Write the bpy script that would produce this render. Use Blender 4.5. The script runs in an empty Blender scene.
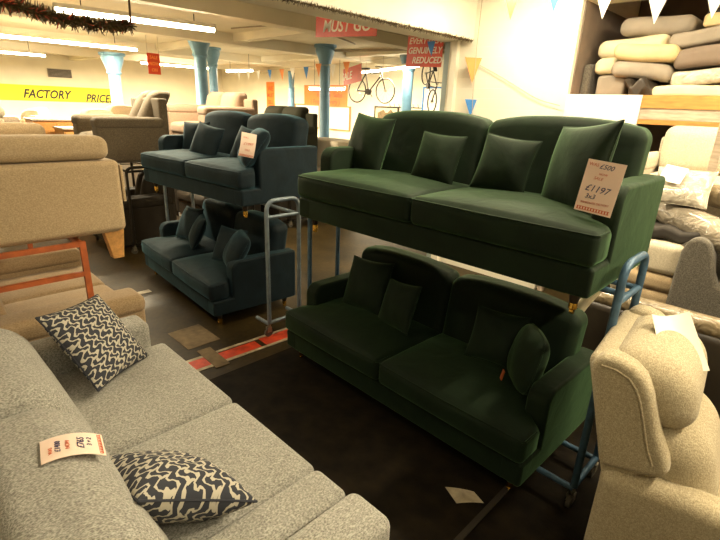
import bpy, math, random
from math import radians as R, sin, cos, pi, tan
from mathutils import Vector, Matrix
random.seed(4)
scn = bpy.context.scene
COL = scn.collection

# ------------------------------------------------------------------ materials
def nmat(name):
    m = bpy.data.materials.new(name); m.use_nodes = True
    nt = m.node_tree; b = nt.nodes['Principled BSDF']
    return m, nt, b
def nn(nt, t, **k):
    n = nt.nodes.new(t)
    for a, v in k.items():
        if a.startswith('i_'): n.inputs[a[2:].replace('_', ' ')].default_value = v
        else: setattr(n, a, v)
    return n
def ramp(nt, fac, stops):
    r = nt.nodes.new('ShaderNodeValToRGB'); nt.links.new(fac, r.inputs[0])
    e = r.color_ramp.elements
    while len(e) < len(stops): e.new(.5)
    for i, (p, c) in enumerate(stops): e[i].position = p; e[i].color = (*c, 1)
    return r.outputs[0]
def math_(nt, op, a, b=None, c=None):
    n = nt.nodes.new('ShaderNodeMath'); n.operation = op
    for i, v in enumerate((a, b, c)):
        if v is None: continue
        if isinstance(v, (int, float)): n.inputs[i].default_value = v
        else: nt.links.new(v, n.inputs[i])
    return n.outputs[0]
def bump(nt, b, h, strength=.3, dist=.004):
    n = nt.nodes.new('ShaderNodeBump'); n.inputs['Strength'].default_value = strength
    n.inputs['Distance'].default_value = dist
    nt.links.new(h, n.inputs['Height']); nt.links.new(n.outputs[0], b.inputs['Normal'])
def objco(nt):
    return nt.nodes.new('ShaderNodeTexCoord').outputs['Object']
def mul(c, k): return tuple(x * k for x in c)
def plain(name, c, rough=.7, metal=0, var=.12, nscale=6, bumps=0):
    m, nt, b = nmat(name)
    n = nn(nt, 'ShaderNodeTexNoise'); n.inputs['Scale'].default_value = nscale; n.inputs['Detail'].default_value = 5
    nt.links.new(objco(nt), n.inputs['Vector'])
    col = ramp(nt, n.outputs[0], [(.3, mul(c, 1 - var)), (.7, mul(c, 1 + var))])
    nt.links.new(col, b.inputs['Base Color'])
    b.inputs['Roughness'].default_value = rough; b.inputs['Metallic'].default_value = metal
    if name == 'black_worn_matting': b.inputs['Specular IOR Level'].default_value = .12
    if bumps: bump(nt, b, n.outputs[0], bumps, .01)
    return m
def velvet(name, c, sheen):
    m, nt, b = nmat(name)
    n = nn(nt, 'ShaderNodeTexNoise'); n.inputs['Scale'].default_value = 5; n.inputs['Detail'].default_value = 6
    n.inputs['Distortion'].default_value = .6
    nt.links.new(objco(nt), n.inputs['Vector'])
    col = ramp(nt, n.outputs[0], [(.35, mul(c, .8)), (.65, mul(c, 1.3))])
    nt.links.new(col, b.inputs['Base Color'])
    b.inputs['Roughness'].default_value = .75
    b.inputs['Sheen Weight'].default_value = .42; b.inputs['Sheen Roughness'].default_value = .38
    b.inputs['Sheen Tint'].default_value = (*sheen, 1)
    b.inputs['Specular IOR Level'].default_value = .2
    bump(nt, b, n.outputs[0], .35, .02)
    return m
def weave(name, c1, c2, scale=170, strength=.6, dist=.003):
    m, nt, b = nmat(name); co = objco(nt)
    v = nn(nt, 'ShaderNodeTexVoronoi'); v.inputs['Scale'].default_value = scale
    mp = nn(nt, 'ShaderNodeMapping'); mp.inputs['Scale'].default_value = (1, .4, .8)
    nt.links.new(co, mp.inputs[0]); nt.links.new(mp.outputs[0], v.inputs['Vector'])
    n = nn(nt, 'ShaderNodeTexNoise'); n.inputs['Scale'].default_value = scale * .45; n.inputs['Detail'].default_value = 3
    nt.links.new(co, n.inputs['Vector'])
    big = nn(nt, 'ShaderNodeTexNoise'); big.inputs['Scale'].default_value = 4; nt.links.new(co, big.inputs['Vector'])
    s = math_(nt, 'ADD', math_(nt, 'MULTIPLY', v.outputs['Distance'], .55), math_(nt, 'MULTIPLY', n.outputs[0], .7))
    s = math_(nt, 'ADD', s, math_(nt, 'MULTIPLY', math_(nt, 'SUBTRACT', big.outputs[0], .5), .15))
    col = ramp(nt, s, [(.35, c1), (.85, c2)])
    nt.links.new(col, b.inputs['Base Color'])
    b.inputs['Roughness'].default_value = .95; b.inputs['Specular IOR Level'].default_value = .15
    b.inputs['Sheen Weight'].default_value = .15
    bump(nt, b, s, strength, dist)
    return m
def maze(name, dark, light):
    m, nt, b = nmat(name)
    uv = nt.nodes.new('ShaderNodeTexCoord').outputs['UV']
    nz = nn(nt, 'ShaderNodeTexNoise'); nz.inputs['Scale'].default_value = 9; nt.links.new(uv, nz.inputs['Vector'])
    sep = nn(nt, 'ShaderNodeSeparateXYZ'); nt.links.new(uv, sep.inputs[0])
    U, V = sep.outputs[0], sep.outputs[1]
    wob = math_(nt, 'MULTIPLY', math_(nt, 'SUBTRACT', nz.outputs[0], .5), .10)
    U = math_(nt, 'ADD', U, wob); V = math_(nt, 'ADD', V, wob)
    a = math_(nt, 'MULTIPLY', math_(nt, 'ADD', U, math_(nt, 'MULTIPLY', V, .35)), 10.0)
    q = math_(nt, 'MULTIPLY', math_(nt, 'SUBTRACT', V, math_(nt, 'MULTIPLY', U, .35)), 8.5)
    tri = math_(nt, 'ABSOLUTE', math_(nt, 'SUBTRACT', math_(nt, 'FRACT', q), .5))
    tri = math_(nt, 'MINIMUM', math_(nt, 'MAXIMUM', math_(nt, 'MULTIPLY', tri, 2.6), .3), 1.0)
    f = math_(nt, 'FRACT', math_(nt, 'ADD', a, tri))
    line = math_(nt, 'LESS_THAN', math_(nt, 'ABSOLUTE', math_(nt, 'SUBTRACT', f, .5)), .15)
    g = math_(nt, 'LESS_THAN', math_(nt, 'ABSOLUTE', math_(nt, 'SUBTRACT', math_(nt, 'FRACT', math_(nt, 'ADD', q, .2)), .5)), .09)
    h = math_(nt, 'LESS_THAN', math_(nt, 'FRACT', math_(nt, 'MULTIPLY', a, .5)), .42)
    tot = math_(nt, 'MAXIMUM', line, math_(nt, 'MULTIPLY', g, h))
    mix = nn(nt, 'ShaderNodeMix', data_type='RGBA')
    nt.links.new(tot, mix.inputs[0]); mix.inputs[6].default_value = (*dark, 1); mix.inputs[7].default_value = (*light, 1)
    nt.links.new(mix.outputs[2], b.inputs['Base Color']); b.inputs['Roughness'].default_value = .9
    bump(nt, b, tot, .4, .003)
    return m
def emit(name, c, s):
    m, nt, b = nmat(name)
    b.inputs['Base Color'].default_value = (*c, 1); b.inputs['Emission Color'].default_value = (*c, 1)
    b.inputs['Emission Strength'].default_value = s
    return m
def wood(name, c, rough=.5):
    m, nt, b = nmat(name)
    w = nn(nt, 'ShaderNodeTexNoise'); w.inputs['Scale'].default_value = 8; w.inputs['Detail'].default_value = 6
    mp = nn(nt, 'ShaderNodeMapping'); mp.inputs['Scale'].default_value = (1, 6, 6)
    nt.links.new(objco(nt), mp.inputs[0]); nt.links.new(mp.outputs[0], w.inputs['Vector'])
    nt.links.new(ramp(nt, w.outputs[0], [(.3, mul(c, .7)), (.7, mul(c, 1.15))]), b.inputs['Base Color'])
    b.inputs['Roughness'].default_value = rough
    return m
def wrap(name, c, rough=.18):
    m, nt, b = nmat(name)
    n = nn(nt, 'ShaderNodeTexNoise'); n.inputs['Scale'].default_value = 9; n.inputs['Detail'].default_value = 4
    n.inputs['Distortion'].default_value = 1.5
    nt.links.new(objco(nt), n.inputs['Vector'])
    nt.links.new(ramp(nt, n.outputs[0], [(.35, mul(c, .75)), (.65, mul(c, 1.2))]), b.inputs['Base Color'])
    b.inputs['Roughness'].default_value = rough; b.inputs['Coat Weight'].default_value = .6
    bump(nt, b, n.outputs[0], .9, .03)
    return m
def wallmat(name, c, bricks=False):
    m, nt, b = nmat(name)
    co = objco(nt)
    n = nn(nt, 'ShaderNodeTexNoise'); n.inputs['Scale'].default_value = 1.3; n.inputs['Detail'].default_value = 7
    nt.links.new(co, n.inputs['Vector'])
    col = ramp(nt, n.outputs[0], [(.3, mul(c, .9)), (.6, c), (.8, mul(c, 1.04))])
    nt.links.new(col, b.inputs['Base Color']); b.inputs['Roughness'].default_value = .85
    if bricks:
        mp = nn(nt, 'ShaderNodeMapping'); mp.inputs['Rotation'].default_value = (R(90), 0, 0)
        nt.links.new(co, mp.inputs[0])
        k = nn(nt, 'ShaderNodeTexBrick'); k.inputs['Scale'].default_value = 2.2
        k.inputs['Mortar Size'].default_value = .012
        nt.links.new(mp.outputs[0], k.inputs['Vector'])
        bump(nt, b, math_(nt, 'SUBTRACT', math_(nt, 'MULTIPLY', n.outputs[0], .5), k.outputs['Fac']), .35, .01)
    else: bump(nt, b, n.outputs[0], .2, .03)
    return m

M = {}
M['green'] = velvet('green_velvet', (.0045, .0115, .0045), (.26, .52, .24))
M['blue'] = velvet('blue_velvet', (.0055, .0125, .017), (.20, .46, .58))
M['grey'] = weave('grey_tweed', (.14, .135, .115), (.45, .44, .39), 260, .8, .003)
M['beige'] = weave('beige_cloth', (.34, .25, .14), (.50, .38, .235), 260, .3)
M['tan'] = weave('tan_cloth', (.26, .18, .095), (.40, .29, .17), 200, .2)
M['oat'] = weave('oatmeal_chenille', (.26, .215, .13), (.50, .43, .29), 260, .6, .003)
M['taupe'] = weave('taupe_cloth', (.085, .068, .045), (.165, .132, .09), 200, .3)
M['pink'] = weave('pinkish_cloth', (.24, .165, .11), (.34, .24, .17), 200, .2)
M['darkgrey'] = weave('charcoal_cloth', (.05, .045, .035), (.15, .135, .11), 200, .3)
M['olive'] = plain('dark_olive_cloth', (.022, .022, .010), .9)
M['leather'] = plain('dark_brown_leather', (.022, .016, .010), .45, var=.3)
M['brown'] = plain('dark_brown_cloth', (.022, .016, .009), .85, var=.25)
M['cream'] = weave('cream_cloth', (.44, .38, .27), (.62, .55, .42), 180, .25)
M['cream2'] = plain('pale_foam', (.62, .54, .36), .8)
M['yellow'] = plain('yellow_cream_cover', (.60, .46, .24), .8)
M['greige'] = plain('greige_cover', (.27, .23, .18), .85)
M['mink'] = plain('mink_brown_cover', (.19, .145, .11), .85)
M['maze'] = maze('maze_print_cloth', (.028, .031, .042), (.46, .43, .35))
M['knit'] = maze('black_white_knit', (.03, .025, .02), (.62, .55, .42))
M['trolley_blue'] = plain('blue_paint', (.06, .125, .20), .42, .2, .25, 20)
M['trolley_grey'] = plain('grey_blue_paint', (.22, .28, .33), .45, .3, .2, 20)
M['orange_paint'] = plain('orange_red_paint', (.42, .10, .025), .5, 0, .25, 15)
M['brass'] = plain('brass', (.85, .52, .10), .25, 1)
M['steel'] = plain('worn_steel', (.35, .32, .25), .4, .8)
M['rubber'] = plain('grey_rubber', (.10, .09, .07), .6)
M['darkwood'] = wood('dark_turned_wood', (.03, .018, .010))
M['oak'] = wood('honey_wood', (.50, .25, .07))
M['pine'] = wood('orange_pine_board', (.55, .25, .06), .5)
M['paleboard'] = wood('pale_board', (.50, .40, .30), .6)
M['paper'] = plain('cream_paper', (.85, .80, .66), .6, var=.03)
M['pinkpaper'] = plain('pale_pink_paper', (.90, .70, .58), .6, var=.04)
M['ink'] = plain('blue_black_ink', (.03, .03, .12), .6)
M['redink'] = plain('red_ink', (.62, .13, .05), .6)
M['redsign'] = plain('red_sign', (.62, .055, .012), .45, var=.1)
M['orangesign'] = plain('orange_sign', (.88, .21, .03), .5, var=.08)
M['yellowsign'] = plain('yellow_banner_cloth', (.88, .78, .02), .6, var=.06)
M['white'] = plain('white_lettering', (.85, .78, .62), .5, var=.02)
M['black'] = plain('black_lettering', (.015, .013, .01), .6)
M['col_blue'] = plain('pale_blue_column_paint', (.13, .27, .40), .45, var=.12)
M['flag_w'] = plain('white_flag', (.9, .88, .8), .6, var=.02)
M['flag_o'] = plain('orange_flag', (.88, .30, .07), .6, var=.05)
M['flag_b'] = plain('blue_flag', (.04, .22, .60), .6, var=.05)
M['cord'] = plain('thin_cord', (.45, .38, .26), .7)
M['pipe'] = plain('conduit', (.30, .24, .15), .5)
M['tinsel'] = plain('dark_tinsel', (.09, .06, .02), .5, var=.5, nscale=60)
M['tinselred'] = plain('red_tinsel', (.45, .08, .04), .4)
M['wrap'] = wrap('clear_wrap_over_beige', (.28, .24, .18))
M['wrapw'] = wrap('clear_wrap_over_cream', (.48, .43, .34))
M['wrapb'] = wrap('clear_wrap_over_brown', (.20, .155, .09), .3)
M['wall'] = wallmat('cream_plaster', (.84, .77, .60))
M['wallw'] = wallmat('white_painted_masonry', (.90, .85, .70), True)
M['ceil'] = wallmat('ceiling_paint', (.82, .75, .58))
M['wgrey'] = plain('grey_green_trim_paint', (.34, .40, .38), .5)
M['tube'] = emit('lit_fluorescent_tube', (1, .90, .68), 40)
M['fixture'] = plain('white_enamel', (.8, .75, .62), .4)
M['metaldark'] = plain('dark_metal', (.03, .025, .02), .4, .6)
M['bagblack'] = plain('crumpled_dark_bag', (.035, .026, .018), .5, var=.4, bumps=.8)
M['tapered'] = plain('red_floor_tape', (.60, .055, .015), .5, var=.3, nscale=12)
M['tapewhite'] = plain('scuffed_white_tape', (.42, .36, .25), .6, var=.35, nscale=14)
M['cardtape'] = plain('dusty_brown_patch', (.17, .12, .06), .8, var=.3, nscale=14)
M['mat'] = plain('black_worn_matting', (.009, .006, .0025), .75, var=.6, nscale=9, bumps=.5)
def floormat():
    m, nt, b = nmat('worn_olive_floor'); co = objco(nt)
    n = nn(nt, 'ShaderNodeTexNoise'); n.inputs['Scale'].default_value = 1.6; n.inputs['Detail'].default_value = 9
    nt.links.new(co, n.inputs['Vector'])
    n2 = nn(nt, 'ShaderNodeTexNoise'); n2.inputs['Scale'].default_value = 22; n2.inputs['Detail'].default_value = 5
    nt.links.new(co, n2.inputs['Vector'])
    s = math_(nt, 'ADD', math_(nt, 'MULTIPLY', n.outputs[0], .7), math_(nt, 'MULTIPLY', n2.outputs[0], .3))
    nt.links.new(ramp(nt, s, [(.35, (.012, .008, .002)), (.5, (.036, .023, .005)), (.68, (.07, .045, .014))]), b.inputs['Base Color'])
    b.inputs['Roughness'].default_value = .55; b.inputs['Specular IOR Level'].default_value = .25
    bump(nt, b, s, .3, .01)
    return m
M['floor'] = floormat()

# ------------------------------------------------------------------ mesh building
class MB:
    def __init__(s): s.v = []; s.f = []; s.uv = None
    def add(s, vs, fs):
        o = len(s.v); s.v += [Vector(p) for p in vs]; s.f += [tuple(i + o for i in f) for f in fs]; return s
    def rbox(s, lo, hi, r=.02, n=6, m=3, f=None, crown=0, front=0):
        c = [(a + b) / 2 for a, b in zip(lo, hi)]; h = [(b - a) / 2 for a, b in zip(lo, hi)]
        r = min(r, *[x * .98 for x in h])
        ax = []
        for k in range(3):
            e = h[k] - r
            t = [-(e + r * tan(pi / 4 * (m - i) / m)) for i in range(m)]
            t += [-e + 2 * e * i / n for i in range(n + 1)]
            t += [e + r * tan(pi / 4 * (i + 1) / m) for i in range(m)]
            ax.append(t)
        N = len(ax[0]); idx = {}; vs = []
        def vid(i, j, k):
            if (i, j, k) not in idx:
                p = [ax[0][i], ax[1][j], ax[2][k]]
                q = [max(-(h[a] - r), min(h[a] - r, p[a])) for a in range(3)]
                d = Vector([p[a] - q[a] for a in range(3)])
                d = d.normalized() * r if d.length > 1e-9 else d
                w = [q[a] + d[a] for a in range(3)]
                if crown:
                    sx = max(0, 1 - (w[0] / h[0]) ** 2); sy = max(0, 1 - (w[1] / h[1]) ** 2)
                    if w[2] > 0: w[2] += crown * (sx * sy) ** .6 * (w[2] / h[2])
                if front:
                    sx = max(0, 1 - (w[0] / h[0]) ** 2); sz = max(0, 1 - (w[2] / h[2]) ** 2)
                    if w[1] < 0: w[1] -= front * (sx * sz) ** .6 * (-w[1] / h[1])
                w = Vector([w[a] + c[a] for a in range(3)])
                if f: w = Vector(f(w))
                idx[(i, j, k)] = len(vs); vs.append(w)
            return idx[(i, j, k)]
        fs = []
        L = N - 1
        for i in range(L):
            for j in range(L):
                fs.append((vid(i, j, 0), vid(i, j + 1, 0), vid(i + 1, j + 1, 0), vid(i + 1, j, 0)))
                fs.append((vid(i, j, L), vid(i + 1, j, L), vid(i + 1, j + 1, L), vid(i, j + 1, L)))
                fs.append((vid(i, 0, j), vid(i + 1, 0, j), vid(i + 1, 0, j + 1), vid(i, 0, j + 1)))
                fs.append((vid(i, L, j), vid(i, L, j + 1), vid(i + 1, L, j + 1), vid(i + 1, L, j)))
                fs.append((vid(0, i, j), vid(0, i, j + 1), vid(0, i + 1, j + 1), vid(0, i + 1, j)))
                fs.append((vid(L, i, j), vid(L, i + 1, j), vid(L, i + 1, j + 1), vid(L, i, j + 1)))
        return s.add(vs, fs)
    def box(s, lo, hi):
        (a, b, c), (d, e, g) = lo, hi
        v = [(a, b, c), (d, b, c), (d, e, c), (a, e, c), (a, b, g), (d, b, g), (d, e, g), (a, e, g)]
        return s.add(v, [(0, 3, 2, 1), (4, 5, 6, 7), (0, 1, 5, 4), (1, 2, 6, 5), (2, 3, 7, 6), (3, 0, 4, 7)])
    def tube(s, pts, r, seg=10, closed=False):
        pts = [Vector(p) for p in pts]; n = len(pts); rs = r if isinstance(r, (list, tuple)) else [r] * n
        vs = []; fs = []; up = None
        for i, p in enumerate(pts):
            if closed: t = (pts[(i + 1) % n] - pts[i - 1]).normalized()
            else: t = (pts[min(i + 1, n - 1)] - pts[max(i - 1, 0)]).normalized()
            if up is None: up = t.orthogonal().normalized()
            up = (up - t * up.dot(t)).normalized(); b = t.cross(up)
            for k in range(seg):
                a = 2 * pi * k / seg; vs.append(p + (up * cos(a) + b * sin(a)) * rs[i])
        m = n if closed else n - 1
        for i in range(m):
            for k in range(seg):
                a, b_ = i * seg, ((i + 1) % n) * seg; k2 = (k + 1) % seg
                fs.append((a + k, a + k2, b_ + k2, b_ + k))
        if not closed:
            fs.append(tuple(reversed(range(seg)))); fs.append(tuple((n - 1) * seg + k for k in range(seg)))
        return s.add(vs, fs)
    def prism(s, poly, axis, a, b):      # poly in the two remaining axes
        n = len(poly)
        def P(u, v, w):
            return {'x': (w, u, v), 'y': (u, w, v), 'z': (u, v, w)}[axis]
        vs = [P(u, v, a) for u, v in poly] + [P(u, v, b) for u, v in poly]
        fs = [tuple(reversed(range(n))), tuple(range(n, 2 * n))] + [(i, (i + 1) % n, n + (i + 1) % n, n + i) for i in range(n)]
        return s.add(vs, fs)
    def lathe(s, prof, seg=20, c=(0, 0)):
        vs = [(c[0] + r * cos(2 * pi * k / seg), c[1] + r * sin(2 * pi * k / seg), z) for r, z in prof for k in range(seg)]
        fs = [(i * seg + k, i * seg + (k + 1) % seg, (i + 1) * seg + (k + 1) % seg, (i + 1) * seg + k) for i in range(len(prof) - 1) for k in range(seg)]
        fs += [tuple(reversed(range(seg))), tuple((len(prof) - 1) * seg + k for k in range(seg))]
        return s.add(vs, fs)
    def xf(s, mat):
        s.v = [mat @ p for p in s.v]; return s
    def build(s, name, mat, parent=None, bevel=0, angle=40, flat=False, label=None):
        me = bpy.data.meshes.new(name); me.from_pydata([tuple(p) for p in s.v], [], s.f); me.update()
        import bmesh
        bm = bmesh.new(); bm.from_mesh(me); bmesh.ops.recalc_face_normals(bm, faces=bm.faces); bm.to_mesh(me); bm.free()
        if s.uv:
            l = me.uv_layers.new()
            for p in me.loops: l.data[p.index].uv = s.uv[p.vertex_index]
        for p in me.polygons: p.use_smooth = not flat
        if not flat: me.set_sharp_from_angle(angle=R(angle))
        me.materials.append(M[mat])
        o = bpy.data.objects.new(name, me); COL.objects.link(o)
        if parent: o.parent = parent
        if bevel:
            b = o.modifiers.new('bevel', 'BEVEL'); b.width = bevel; b.segments = 3; b.limit_method = 'ANGLE'; b.angle_limit = R(35)
            b.harden_normals = True
        if label: o['label'] = label
        return o
def fillet(pts, rad=.05, n=5):
    pts = [Vector(p) for p in pts]; out = [pts[0]]
    for i in range(1, len(pts) - 1):
        a, b, c = pts[i - 1], pts[i], pts[i + 1]
        d1 = (a - b); d2 = (c - b); k = min(rad, d1.length * .45, d2.length * .45)
        p, q = b + d1.normalized() * k, b + d2.normalized() * k
        for j in range(n + 1):
            t = j / n; out.append(p.lerp(b, t).lerp(b.lerp(q, t), t))
    return out + [pts[-1]]
def tag(o, label, cat, group=None, kind=None):
    o['label'] = label; o['category'] = cat
    if group: o['group'] = group
    if kind: o['kind'] = kind
    return o
def thing(name, label, cat, loc=(0, 0, 0), rz=0, group=None):
    o = bpy.data.objects.new(name, None); COL.objects.link(o); o.empty_display_size = .1
    o.location = loc; o.rotation_euler = (0, 0, rz)
    return tag(o, label, cat, group)
def struct(name, mb, mat, parent=None, **k):
    o = mb.build(name, mat, parent, **k)
    if not parent: o['kind'] = 'structure'
    return o
def kids(o): return [c for c in bpy.data.objects if c.parent == o]
def copy_tree(o, parent=None):
    c = o.copy(); COL.objects.link(c); c.parent = parent
    for ch in kids(o): copy_tree(ch, c)
    return c
def dup(o, label, loc, rz=None, group=None, scale=None):
    c = copy_tree(o); c.location = loc; c['label'] = label
    if rz is not None: c.rotation_euler = (0, 0, rz)
    if group: c['group'] = group
    if scale: c.scale = scale
    return c
def text(body, size, mat, parent, loc, rot, shear=0, align='CENTER', name='lettering', ext=.0015, sx=1, bold=0):
    c = bpy.data.curves.new(name, 'FONT'); c.body = body; c.size = size; c.extrude = ext; c.shear = shear
    c.align_x = align; c.align_y = 'CENTER'; c.offset = bold; c.resolution_u = 3
    c.materials.append(M[mat])
    o = bpy.data.objects.new(name, c); COL.objects.link(o); o.parent = parent
    bpy.context.view_layer.update()
    me = bpy.data.meshes.new_from_object(o.evaluated_get(bpy.context.evaluated_depsgraph_get()))
    bpy.data.objects.remove(o); bpy.data.curves.remove(c)
    o = bpy.data.objects.new(name, me); COL.objects.link(o); o.parent = parent
    o.location = loc; o.rotation_euler = rot; o.scale = (sx, 1, 1)
    return o

# ------------------------------------------------------------------ room
H = 3.4
struct('floor', MB().box((-22, -4.5, -.1), (5, 14, 0)), 'floor')
struct('ceiling', MB().box((-22, -4.5, H), (5, 14, H + .1)), 'ceil')
struct('wall_left', MB().box((-22.2, -4.5, 0), (-22, 14, H)), 'wall')
struct('wall_back', MB().box((-22, 12.6, 0), (-3.5, 12.8, H)), 'wall')
struct('wall_front', MB().box((-22, -4.7, 0), (5, -4.5, H)), 'wall')
struct('wall_side', MB().box((5, -4.5, 0), (5.2, 8, H)), 'wall')
YB = 5.3
w = MB()                                   # masonry wall with the storage recess
w.box((-3.75, YB, 0), (-2.2, 7.2, H)); w.box((-2.2, YB, 3.10), (2.2, YB + .35, H)); w.box((2.2, YB, 0), (5, 7.2, H))
struct('wall_right', w, 'wallw')
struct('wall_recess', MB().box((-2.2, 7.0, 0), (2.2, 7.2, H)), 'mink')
struct('trim_1', MB().box((-3.84, YB + .02, 0), (-3.755, YB + .32, H)), 'wgrey')
struct('trim_2', MB().box((-3.68, YB - .06, 0), (-3.60, YB - .001, H)), 'wallw')
b = MB(); b.box((-3.85, -4.5, 2.8), (-3.42, YB - .001, H))
struct('ceiling_beam', b, 'wallw')
for i, x in enumerate((-7.0, -10.2, -14.2, -18.2)):
    struct('trim_%d' % (3 + i), MB().box((x - .16, -4.5, H - .22), (x + .16, 12.6, H)), 'ceil')
for i, y in enumerate((6.2, 9.6)):
    struct('trim_%d' % (7 + i), MB().box((-22, y - .12, H - .16), (-3.85, y + .12, H - .001)), 'ceil')
g = MB().box((-21.99, 5.3, 2.6), (-21.94, 6.1, 2.9))
vent = g.build('wall_vent', 'greige'); tag(vent, 'slatted grey vent high on the far left wall above the yellow banner', 'vent')
sl = MB()
for k in range(6): sl.box((-21.94, 5.32, 2.62 + k * .045), (-21.92, 6.08, 2.64 + k * .045))
sl.build('slats', 'metaldark', vent)
# conduits on the ceiling
def cable(name, pts, r, lab, mat='pipe'):
    return tag(MB().tube(fillet(pts, .3), r, 6).build(name, mat), lab, 'cable')
cable('ceiling_cable', [(-9.3, 5.6, H - .02), (-7.6, 5.9, H - .02), (-7.0, 6.6, H - .25), (-7.3, 7.2, H - .26), (-8.2, 7.6, H - .03)], .014, 'thin dark cable sagging across the ceiling behind the red must go sign')
cable('ceiling_pipe', [(-9.6, 8.6, 3.28), (-6.0, 9.2, 3.22), (-4.0, 9.5, 3.2)], .03, 'straight dark pipe under the ceiling right of the middle blue column')

# columns
def column(x, y, top, r, lab, brackets=False):
    t = thing('column', lab, 'column', (x, y, 0), 0, 'pale blue iron columns of the hall')
    MB().lathe([(r * 1.25, 0), (r * 1.25, .25), (r, .3), (r * .9, top - .5)], 16).build('shaft', 'col_blue', t)
    if brackets:
        for sx in (-1, 1):
            MB().tube([(0, 0, top - .52), (sx * .12, -sx * .12, top - .42), (sx * .3, -sx * .3, top - .02)], [r * .7, r * .6, r * .5], 8).build('bracket', 'col_blue', t)
    else:
        MB().lathe([(r * .9, top - .5), (r * 1.15, top - .46), (r * 1.05, top - .40), (r * 1.7, top - .15), (r * 1.7, top - .08), (r * 2.0, top - .05), (r * 2.0, top)], 16).build('capital', 'col_blue', t)
column(-9.7, 8.45, H - .001, .14, 'blue iron column in front of the orange poster, right of the hall centre')
column(-10.7, 5.62, H - .001, .15, 'thick blue iron column behind the pale pink sofa back, at the end of the long tube light')
column(-13.2, 4.62, 3.0, .15, 'blue column above the yellow banner lettering')
column(-13.3, 7.35, H - .001, .13, 'blue column half hidden just right of the thick one, behind a light tube')
column(-14.3, 10.9, 3.04, .12, 'blue column with forked brackets between the two orange posters', True)
column(-8.52, 10.3, H - .001, .15, 'blue column between the two hanging bicycles')

# lights
def tubelight(x0, y0, z0, x1, y1, z1, lab, lit=1):
    c = Vector(((x0 + x1) / 2, (y0 + y1) / 2, (z0 + z1) / 2)); d = Vector((x1 - x0, y1 - y0, z1 - z0)); L = d.length
    t = thing('tube_light', lab, 'light', c, math.atan2(d.y, d.x), 'fluorescent tube lights')
    MB().rbox((-L / 2, -.05, .03), (L / 2, .05, .085), .012, 2, 2).build('housing', 'fixture', t)
    MB().tube([(-L / 2 + .02, 0, 0), (L / 2 - .02, 0, 0)], .028, 10).build('tube', 'tube', t)
    for s in (-1, 1):
        MB().rbox((s * L / 2 - .02, -.02, -.02), (s * L / 2 + .02, .02, .04), .004, 1, 1).build('end_cap', 'fixture', t)
        if c.z + .085 < H - .02: MB().tube([(s * L * .35, 0, .08), (s * L * .35, 0, H - c.z)], .006, 6).build('hanger', 'metaldark', t)
    la = bpy.data.lights.new('tube_glow', 'AREA'); la.shape = 'RECTANGLE'; la.size = L; la.size_y = .06
    la.energy = 38 * L * lit; la.color = (1, .83, .55)
    lo = bpy.data.objects.new('tube_glow', la); COL.objects.link(lo); lo.parent = t; lo.location = (0, 0, -.03)
    return t
tubelight(-7.35, 1.95, 3.0, -7.1, 4.0, 2.99, 'long lit tube light near the hall front, its far end on the thick blue column', 2.8)
tubelight(-11.8, 1.6, 3.0, -11.7, 4.65, 3.0, 'lit tube light above the red hanging poster on the left', 12)
tubelight(-15.2, 8.9, 2.92, -13.6, 8.9, 2.92, 'small lit tube light left of the orange vertical poster', 7)
tubelight(-12.2, 10.0, 2.42, -10.6, 10.0, 2.46, 'low lit tube light crossing behind the middle blue column', 1.2)
tubelight(-11.7, 11.4, 2.95, -7.75, 9.75, 3.0, 'lit tube light above the left hanging bicycle', 1.6)
tubelight(-16.5, 1.5, 3.0, -16.5, 4.0, 3.0, 'lit tube light deep in the hall above the yellow banner', 20)
tubelight(-17.5, 7.0, 3.1, -17.5, 9.5, 3.1, 'lit tube light deep in the hall behind the thick column', 12)
# out of frame: unseen tubes over the aisle and bay, several added for illumination
tubelight(-5.2, .2, 3.25, -3.95, .2, 3.25, 'added unseen tube light over the beige stack, left of the aisle', .6)  # added out of frame to help light the grey sofa
tubelight(-2.3, 2.9, 3.25, -.5, 2.9, 3.25, 'tube light over the back of the green stack', 1.0)
tubelight(1.0, 2.2, 3.2, 1.0, 4.0, 3.2, 'tube light over the oatmeal armchair', 1.9)
tubelight(1.0, -.9, 3.2, 1.0, .9, 3.2, 'added unseen tube light beside the camera over the aisle end', .4)  # added to light the price tag, armchair front and grey sofa
tubelight(-.8, 4.5, 3.2, 1.0, 4.5, 3.2, 'added unseen tube light in front of the storage recess', .8)  # no fixture seen here, added for illumination
tubelight(-2.9, 4.5, 3.25, -1.5, 4.5, 3.25, 'added unseen tube light beside the white wall behind the green stack', 1.1)  # unseen fixture, added for extra light on this side

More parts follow.
